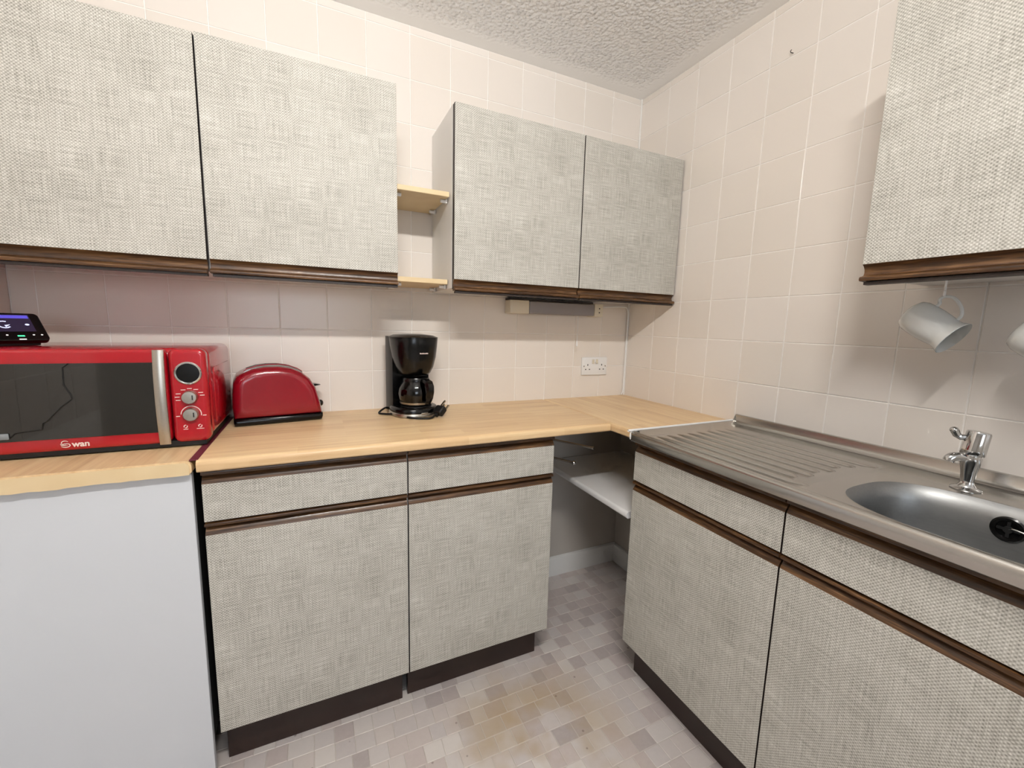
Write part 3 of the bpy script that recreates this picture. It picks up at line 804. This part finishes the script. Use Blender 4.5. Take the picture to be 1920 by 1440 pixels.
sg.build('swan_emblem', PRINT, dr, smooth=0)
# feet
for fx in (.03, WID-.03):
    for fy in (.05, .29): MB().cyl((fx, fy, 0), (fx, fy, zb+.006), .012, 14).build('foot', BLACK, mw)
MB().box((.012, .006, .004), (WID-.012, .325, zb+.005)).build('underside', BLACKM, mw, smooth=0)
# reflection in the door glass, modelled as a thin dark tube and grey block
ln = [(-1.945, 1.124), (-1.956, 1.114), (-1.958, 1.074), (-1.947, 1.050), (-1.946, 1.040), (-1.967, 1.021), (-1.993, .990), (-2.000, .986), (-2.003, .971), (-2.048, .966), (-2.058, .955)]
cord_reflection = MB().tube([(a-MX0, -.0024, b-ZW) for a, b in ln], .0013, 6).build('cord', BLACKM, dr, label='dark wavy line reflected in the glass, built as a thin tube')
MB().box((-2.095-MX0, -.0052, .953-ZW), (-2.058-MX0, -.0018, .967-ZW), bev=.0016).build('reflected_plug', m_noisecol('reflected_plug_grey', (120,126,130), (140,146,150), 60, .4), dr)

# ------------------------------------------------------------------ display unit on the microwave
dv = thing('heating_display', 'black touch display with purple screen standing on the microwave', 'display', (-2.071, -.262, MZ1+.0008), R(42))
LN = Matrix.Rotation(R(-43), 4, 'X')
DB = Matrix.Translation((0, -.012, .012)) @ LN
bd = MB().puff(rrect(-.105, .048, -.004, .085, .010, 5), .0065, .003, 3, 'y', M=DB).build('casing', BLACK, dv, smooth=50)
MB().box((-.09, -.006, 0), (.034, .055, .012), bev=.003).box((-.05, .02, .008), (0, .05, .045), bev=.004).build('stand', BLACKM, dv)
def scr(name, pts, m, y=-.0068):
    MB().add([DB @ Vector((a, y, b)) for a, b in pts], [tuple(range(len(pts)))]).build(name, m, bd, smooth=0)
scr('screen', [(-.092, .024), (.030, .024), (.030, .078), (-.092, .078)], SCREEN)
scr('screen_banner', [(-.092, .066), (.028, .066), (.028, .076), (-.092, .076)], SCRB, -.0070)
gm = MB()
for i in range(10):
    a0, a1 = R(60+i*26), R(60+(i+1)*26); c = (-.018, .046)
    gm.add([DB @ Vector((c[0]+r_*math.cos(a), -.0070, c[1]+r_*math.sin(a))) for a, r_ in ((a0, .009), (a1, .009), (a1, .012), (a0, .012))], [(0,1,2,3)])
gm.add([DB @ Vector((a, -.0070, b)) for a, b in ((-.018, .044), (-.008, .046), (-.017, .038))], [(0,1,2)])
gm.add([DB @ Vector((.020+.004*math.cos(R(30*i)), -.0070, .046+.003*math.sin(R(30*i)))) for i in range(12)], [tuple(range(12))])
gm.build('gauge', SCRW, bd, smooth=0)['kind'] = 'stuff'
lm = MB()
for a in (-.045, -.022, .022, .036): lm.add([DB @ Vector((a+.0022*math.cos(R(45*i)), -.0068, .013+.0018*math.sin(R(45*i)))) for i in range(8)], [tuple(range(8))])
lm.add([DB @ Vector((a, -.0068, b)) for a, b in ((-.006, -.002), (.006, -.002), (.006, .001), (-.006, .001))], [(0,1,2,3)])
lm.build('touch_marks', LEDW, bd, smooth=0)['kind'] = 'stuff'
scr('status_led', [(-.006, .008), (.006, .008), (.006, .012), (-.006, .012)], LEDG)

# ------------------------------------------------------------------ toaster
to = thing('toaster', 'glossy red rounded toaster on a black base beside the microwave', 'toaster', (-1.545, -.085, ZW+.0003), R(9))
side = arc(-.098, .135, .031, 180, 100, 6)[::-1]
top = [(-.103, .1655), (-.075, .1790), (-.040, .1850), (0, .1850), (.035, .1790), (.065, .1650), (.090, .1420), (.107, .112), (.118, .070), (.126, .022)]
body = [(.126, .022), (-.128, .022), (-.131, .06), (-.129, .10), (-.125, .135), (-.116, .156)] + top[:-1]
body = body[::-1]
MB().puff(body, .078, .026, 6, 'y').build('body', REDT, to, smooth=60)
MB().puff([(-.128, .002), (.122, .002), (.126, .012), (.126, .024), (-.128, .024), (-.130, .012)], .074, .010, 4, 'y').build('base', BLACK, to, smooth=50)
# top slot surround: dark curved strip with a bright rim
ring = [(-.088, .1735), (-.060, .1830), (-.030, .1868), (.000, .1868), (.030, .1818), (.056, .1708)]
for yy in (-.022, .022):
    rr = [[(a, yy-.012, b), (a, yy+.012, b), (a, yy+.012, b+.0016), (a, yy-.012, b+.0016)] for a, b in ring]
    MB().loft(rr).build('bread_slot', BLACKM, to, smooth=40)
rr = [[(a, -.046, b-.004), (a, -.040, b-.004), (a, -.040, b+.0030), (a, -.046, b+.0030)] for a, b in [(-.096, .1670)] + ring + [(.070, .161)]]
MB().loft(rr).build('slot_rim', CHROME, to, smooth=40)
rr = [[(a, -.038, b-.002), (a, -.034, b-.002), (a, -.034, b+.0058), (a, -.038, b+.0058)] for a, b in [(-.096, .1670)] + ring + [(.070, .161)]]
MB().loft(rr).build('slot_guard', REDT, to, smooth=40)
MB().prism([(.098, .112), (.112, .109), (.131, .1125), (.112, .117)], -.014, .014, 'y').build('lever', BLACK, to, smooth=0)
MB().sphere((.130, 0, .046), .0115, sc=(.8, 1, 1)).cyl((.118, 0, .046), (.128, 0, .046), .007, 12).build('browning_knob', BLACK, to)

# ------------------------------------------------------------------ coffee maker
cf = thing('coffee_maker', 'black filter coffee maker with glass jug and mains lead on the worktop', 'coffee maker', (-1.100, -.128, ZW+.0003), R(13))
def oval(rx, ryf, ryb, z, n=40, cy=0.0, e=2.4):
    out = []
    for i in range(n):
        a = 2*math.pi*i/n; c, s = math.cos(a), math.sin(a)
        ry = ryf if s < 0 else ryb
        out.append((rx*math.copysign(abs(c)**(2/e), c), cy + ry*math.copysign(abs(s)**(2/e), s), z))
    return out
MB().loft([oval(.080, .088, .082, .004), oval(.084, .092, .086, .008), oval(.083, .091, .086, .026), oval(.078, .086, .083, .033), oval(.072, .080, .079, .0345)]).build('base', BLACK, cf, smooth=50)
MB().loft([oval(.0842, .0922, .0862, .0010), oval(.0855, .0935, .0866, .002), oval(.0855, .0935, .0866, .0130), oval(.0842, .0922, .086, .0145)]).build('base_trim', ALU, cf, smooth=50)
MB().lathe([(.001, .0345), (.056, .0345), (.056, .0375), (.001, .038)], 36, 0, Matrix.Translation((0, -.022, 0))).build('hot_plate', BLACKM, cf)
MB().loft([[(-.072, .020, z), (.072, .020, z), (.076, .040, z), (.074, .080, z), (.056, .088, z), (-.056, .088, z), (-.074, .080, z), (-.076, .040, z)] for z in (.010, .286)]).build('water_tower', BLACK, cf, smooth=40)
MB().loft([oval(.050, .052, .060, .150, cy=-.006), oval(.056, .060, .062, .156, cy=-.006), oval(.066, .075, .07, .178, cy=-.004), oval(.075, .086, .08, .215, cy=-.002), oval(.080, .092, .085, .255), oval(.082, .094, .088, .280), oval(.081, .093, .087, .2835)]).build('filter_holder', BLACK, cf, smooth=50)
MB().loft([oval(.0825, .0945, .094, .2825), oval(.0825, .0945, .094, .2855), oval(.066, .078, .080, .2925), oval(.03, .036, .04, .2965)]).build('lid', BLACK, cf, smooth=50)
MB().box((-.014, -.0885, .2865), (.014, -.080, .2885), bev=.0006, seg=1).build('lid_badge', ALU, cf)
lg = MB(); lx = -.017
for i, w in enumerate((.0032, .0028, .0028, .003, .0036, .0028, .0024, .0028, .003)):
    lg.box((lx, -.0935, .2285), (lx+w*.8, -.0915, .2285+(.0042 if i in (0, 3, 7) else .0032))); lx += w+.0006
lg.build('logo', PRINT, cf, smooth=0)['kind'] = 'stuff'
jug = MB().lathe([(.001, .039), (.052, .039), (.0555, .043), (.0625, .062), (.0650, .082), (.0625, .100), (.054, .118), (.047, .127), (.046, .136), (.044, .136), (.045, .127), (.052, .117), (.060, .100), (.0625, .082), (.060, .062), (.053, .0445), (.001, .042)], 44, 0, Matrix.Translation((0, -.022, 0))).build('jug', CLEAR, cf, smooth=60)
MB().lathe([(.0560, .044), (.0580, .0445), (.0600, .052), (.0582, .0525)], 40, 0, Matrix.Translation((0, -.022, 0)), False, False).build('jug_band', ALU, jug)
MB().lathe([(.001, .139), (.046, .139), (.0485, .133), (.0485, .126), (.046, .126), (.046, .133), (.001, .134)], 40, 0, Matrix.Translation((0, -.022, 0))).build('jug_lid', BLACK, jug)
HA = Matrix.Translation((0, -.022, 0)) @ Matrix.Rotation(R(-82), 4, 'Z')
rg = []
for p, w in (((.044, .134), .011), ((.062, .134), .013), ((.082, .128), .014), ((.092, .112), .014), ((.094, .090), .013), ((.088, .066), .012), ((.078, .050), .010)):
    rg.append([HA @ Vector((p[0]-.006, -w, p[1]-.004)), HA @ Vector((p[0]+.005, -w*.8, p[1]+.004)), HA @ Vector((p[0]+.005, w*.8, p[1]+.004)), HA @ Vector((p[0]-.006, w, p[1]-.004))])
MB().loft(rg).build('jug_handle', BLACK, jug, smooth=60)
MB().lathe([(.001, .060), (.057, .060), (.0605, .075), (.061, .088), (.058, .101), (.050, .115), (.001, .118)], 40, 0, Matrix.Translation((0, -.022, 0))).build('jug_shadow_core', COFFEE, jug) if False else None
MB().box((-.013, -.096, .012), (.013, -.092, .019), bev=.001).build('power_switch', ALU, cf)
# mains lead in front of it, ending in a plug
W2 = lambda x, y, z: (x, y, z)
cdp = [(-1.178, -.040, ZW+.012), (-1.20, -.075, ZW+.014), (-1.222, -.105, ZW+.0048), (-1.205, -.130, ZW+.0048), (-1.165, -.165, ZW+.008), (-1.130, -.225, ZW+.0048), (-1.085, -.250, ZW+.0048), (-1.060, -.245, ZW+.0048), (-1.044, -.232, ZW+.012)]
CI = (Matrix.Translation((-1.100, -.128, ZW+.0003)) @ Matrix.Rotation(R(13), 4, 'Z')).inverted()
fx = MB().tube(smooth_path(cdp, 6), .0036, 8, M=CI).build('mains_lead', BLACKM, cf, label='black mains lead ending in a three-pin plug')
PM = CI @ Matrix.Translation((-1.020, -.218, ZW+.0275)) @ Matrix.Rotation(R(30), 4, 'Z') @ Matrix.Rotation(R(-38), 4, 'Y') @ Matrix.Scale(1.1, 4)
MB().box((-.022, -.018, -.012), (.010, .018, .012), bev=.006, seg=3, M=PM).box((-.030, -.006, -.006), (-.02, .006, .006), bev=.002, M=PM).build('plug', BLACKM, fx)
for a, b, l in ((0, .010, .022), (-.010, -.006, .018), (.010, -.006, .018)):
    MB().box((.010, a-.003, b-.002-.002), (.010+l, a+.003, b+.002-.002), M=PM).build('plug_pin', ALU, fx, smooth=0)
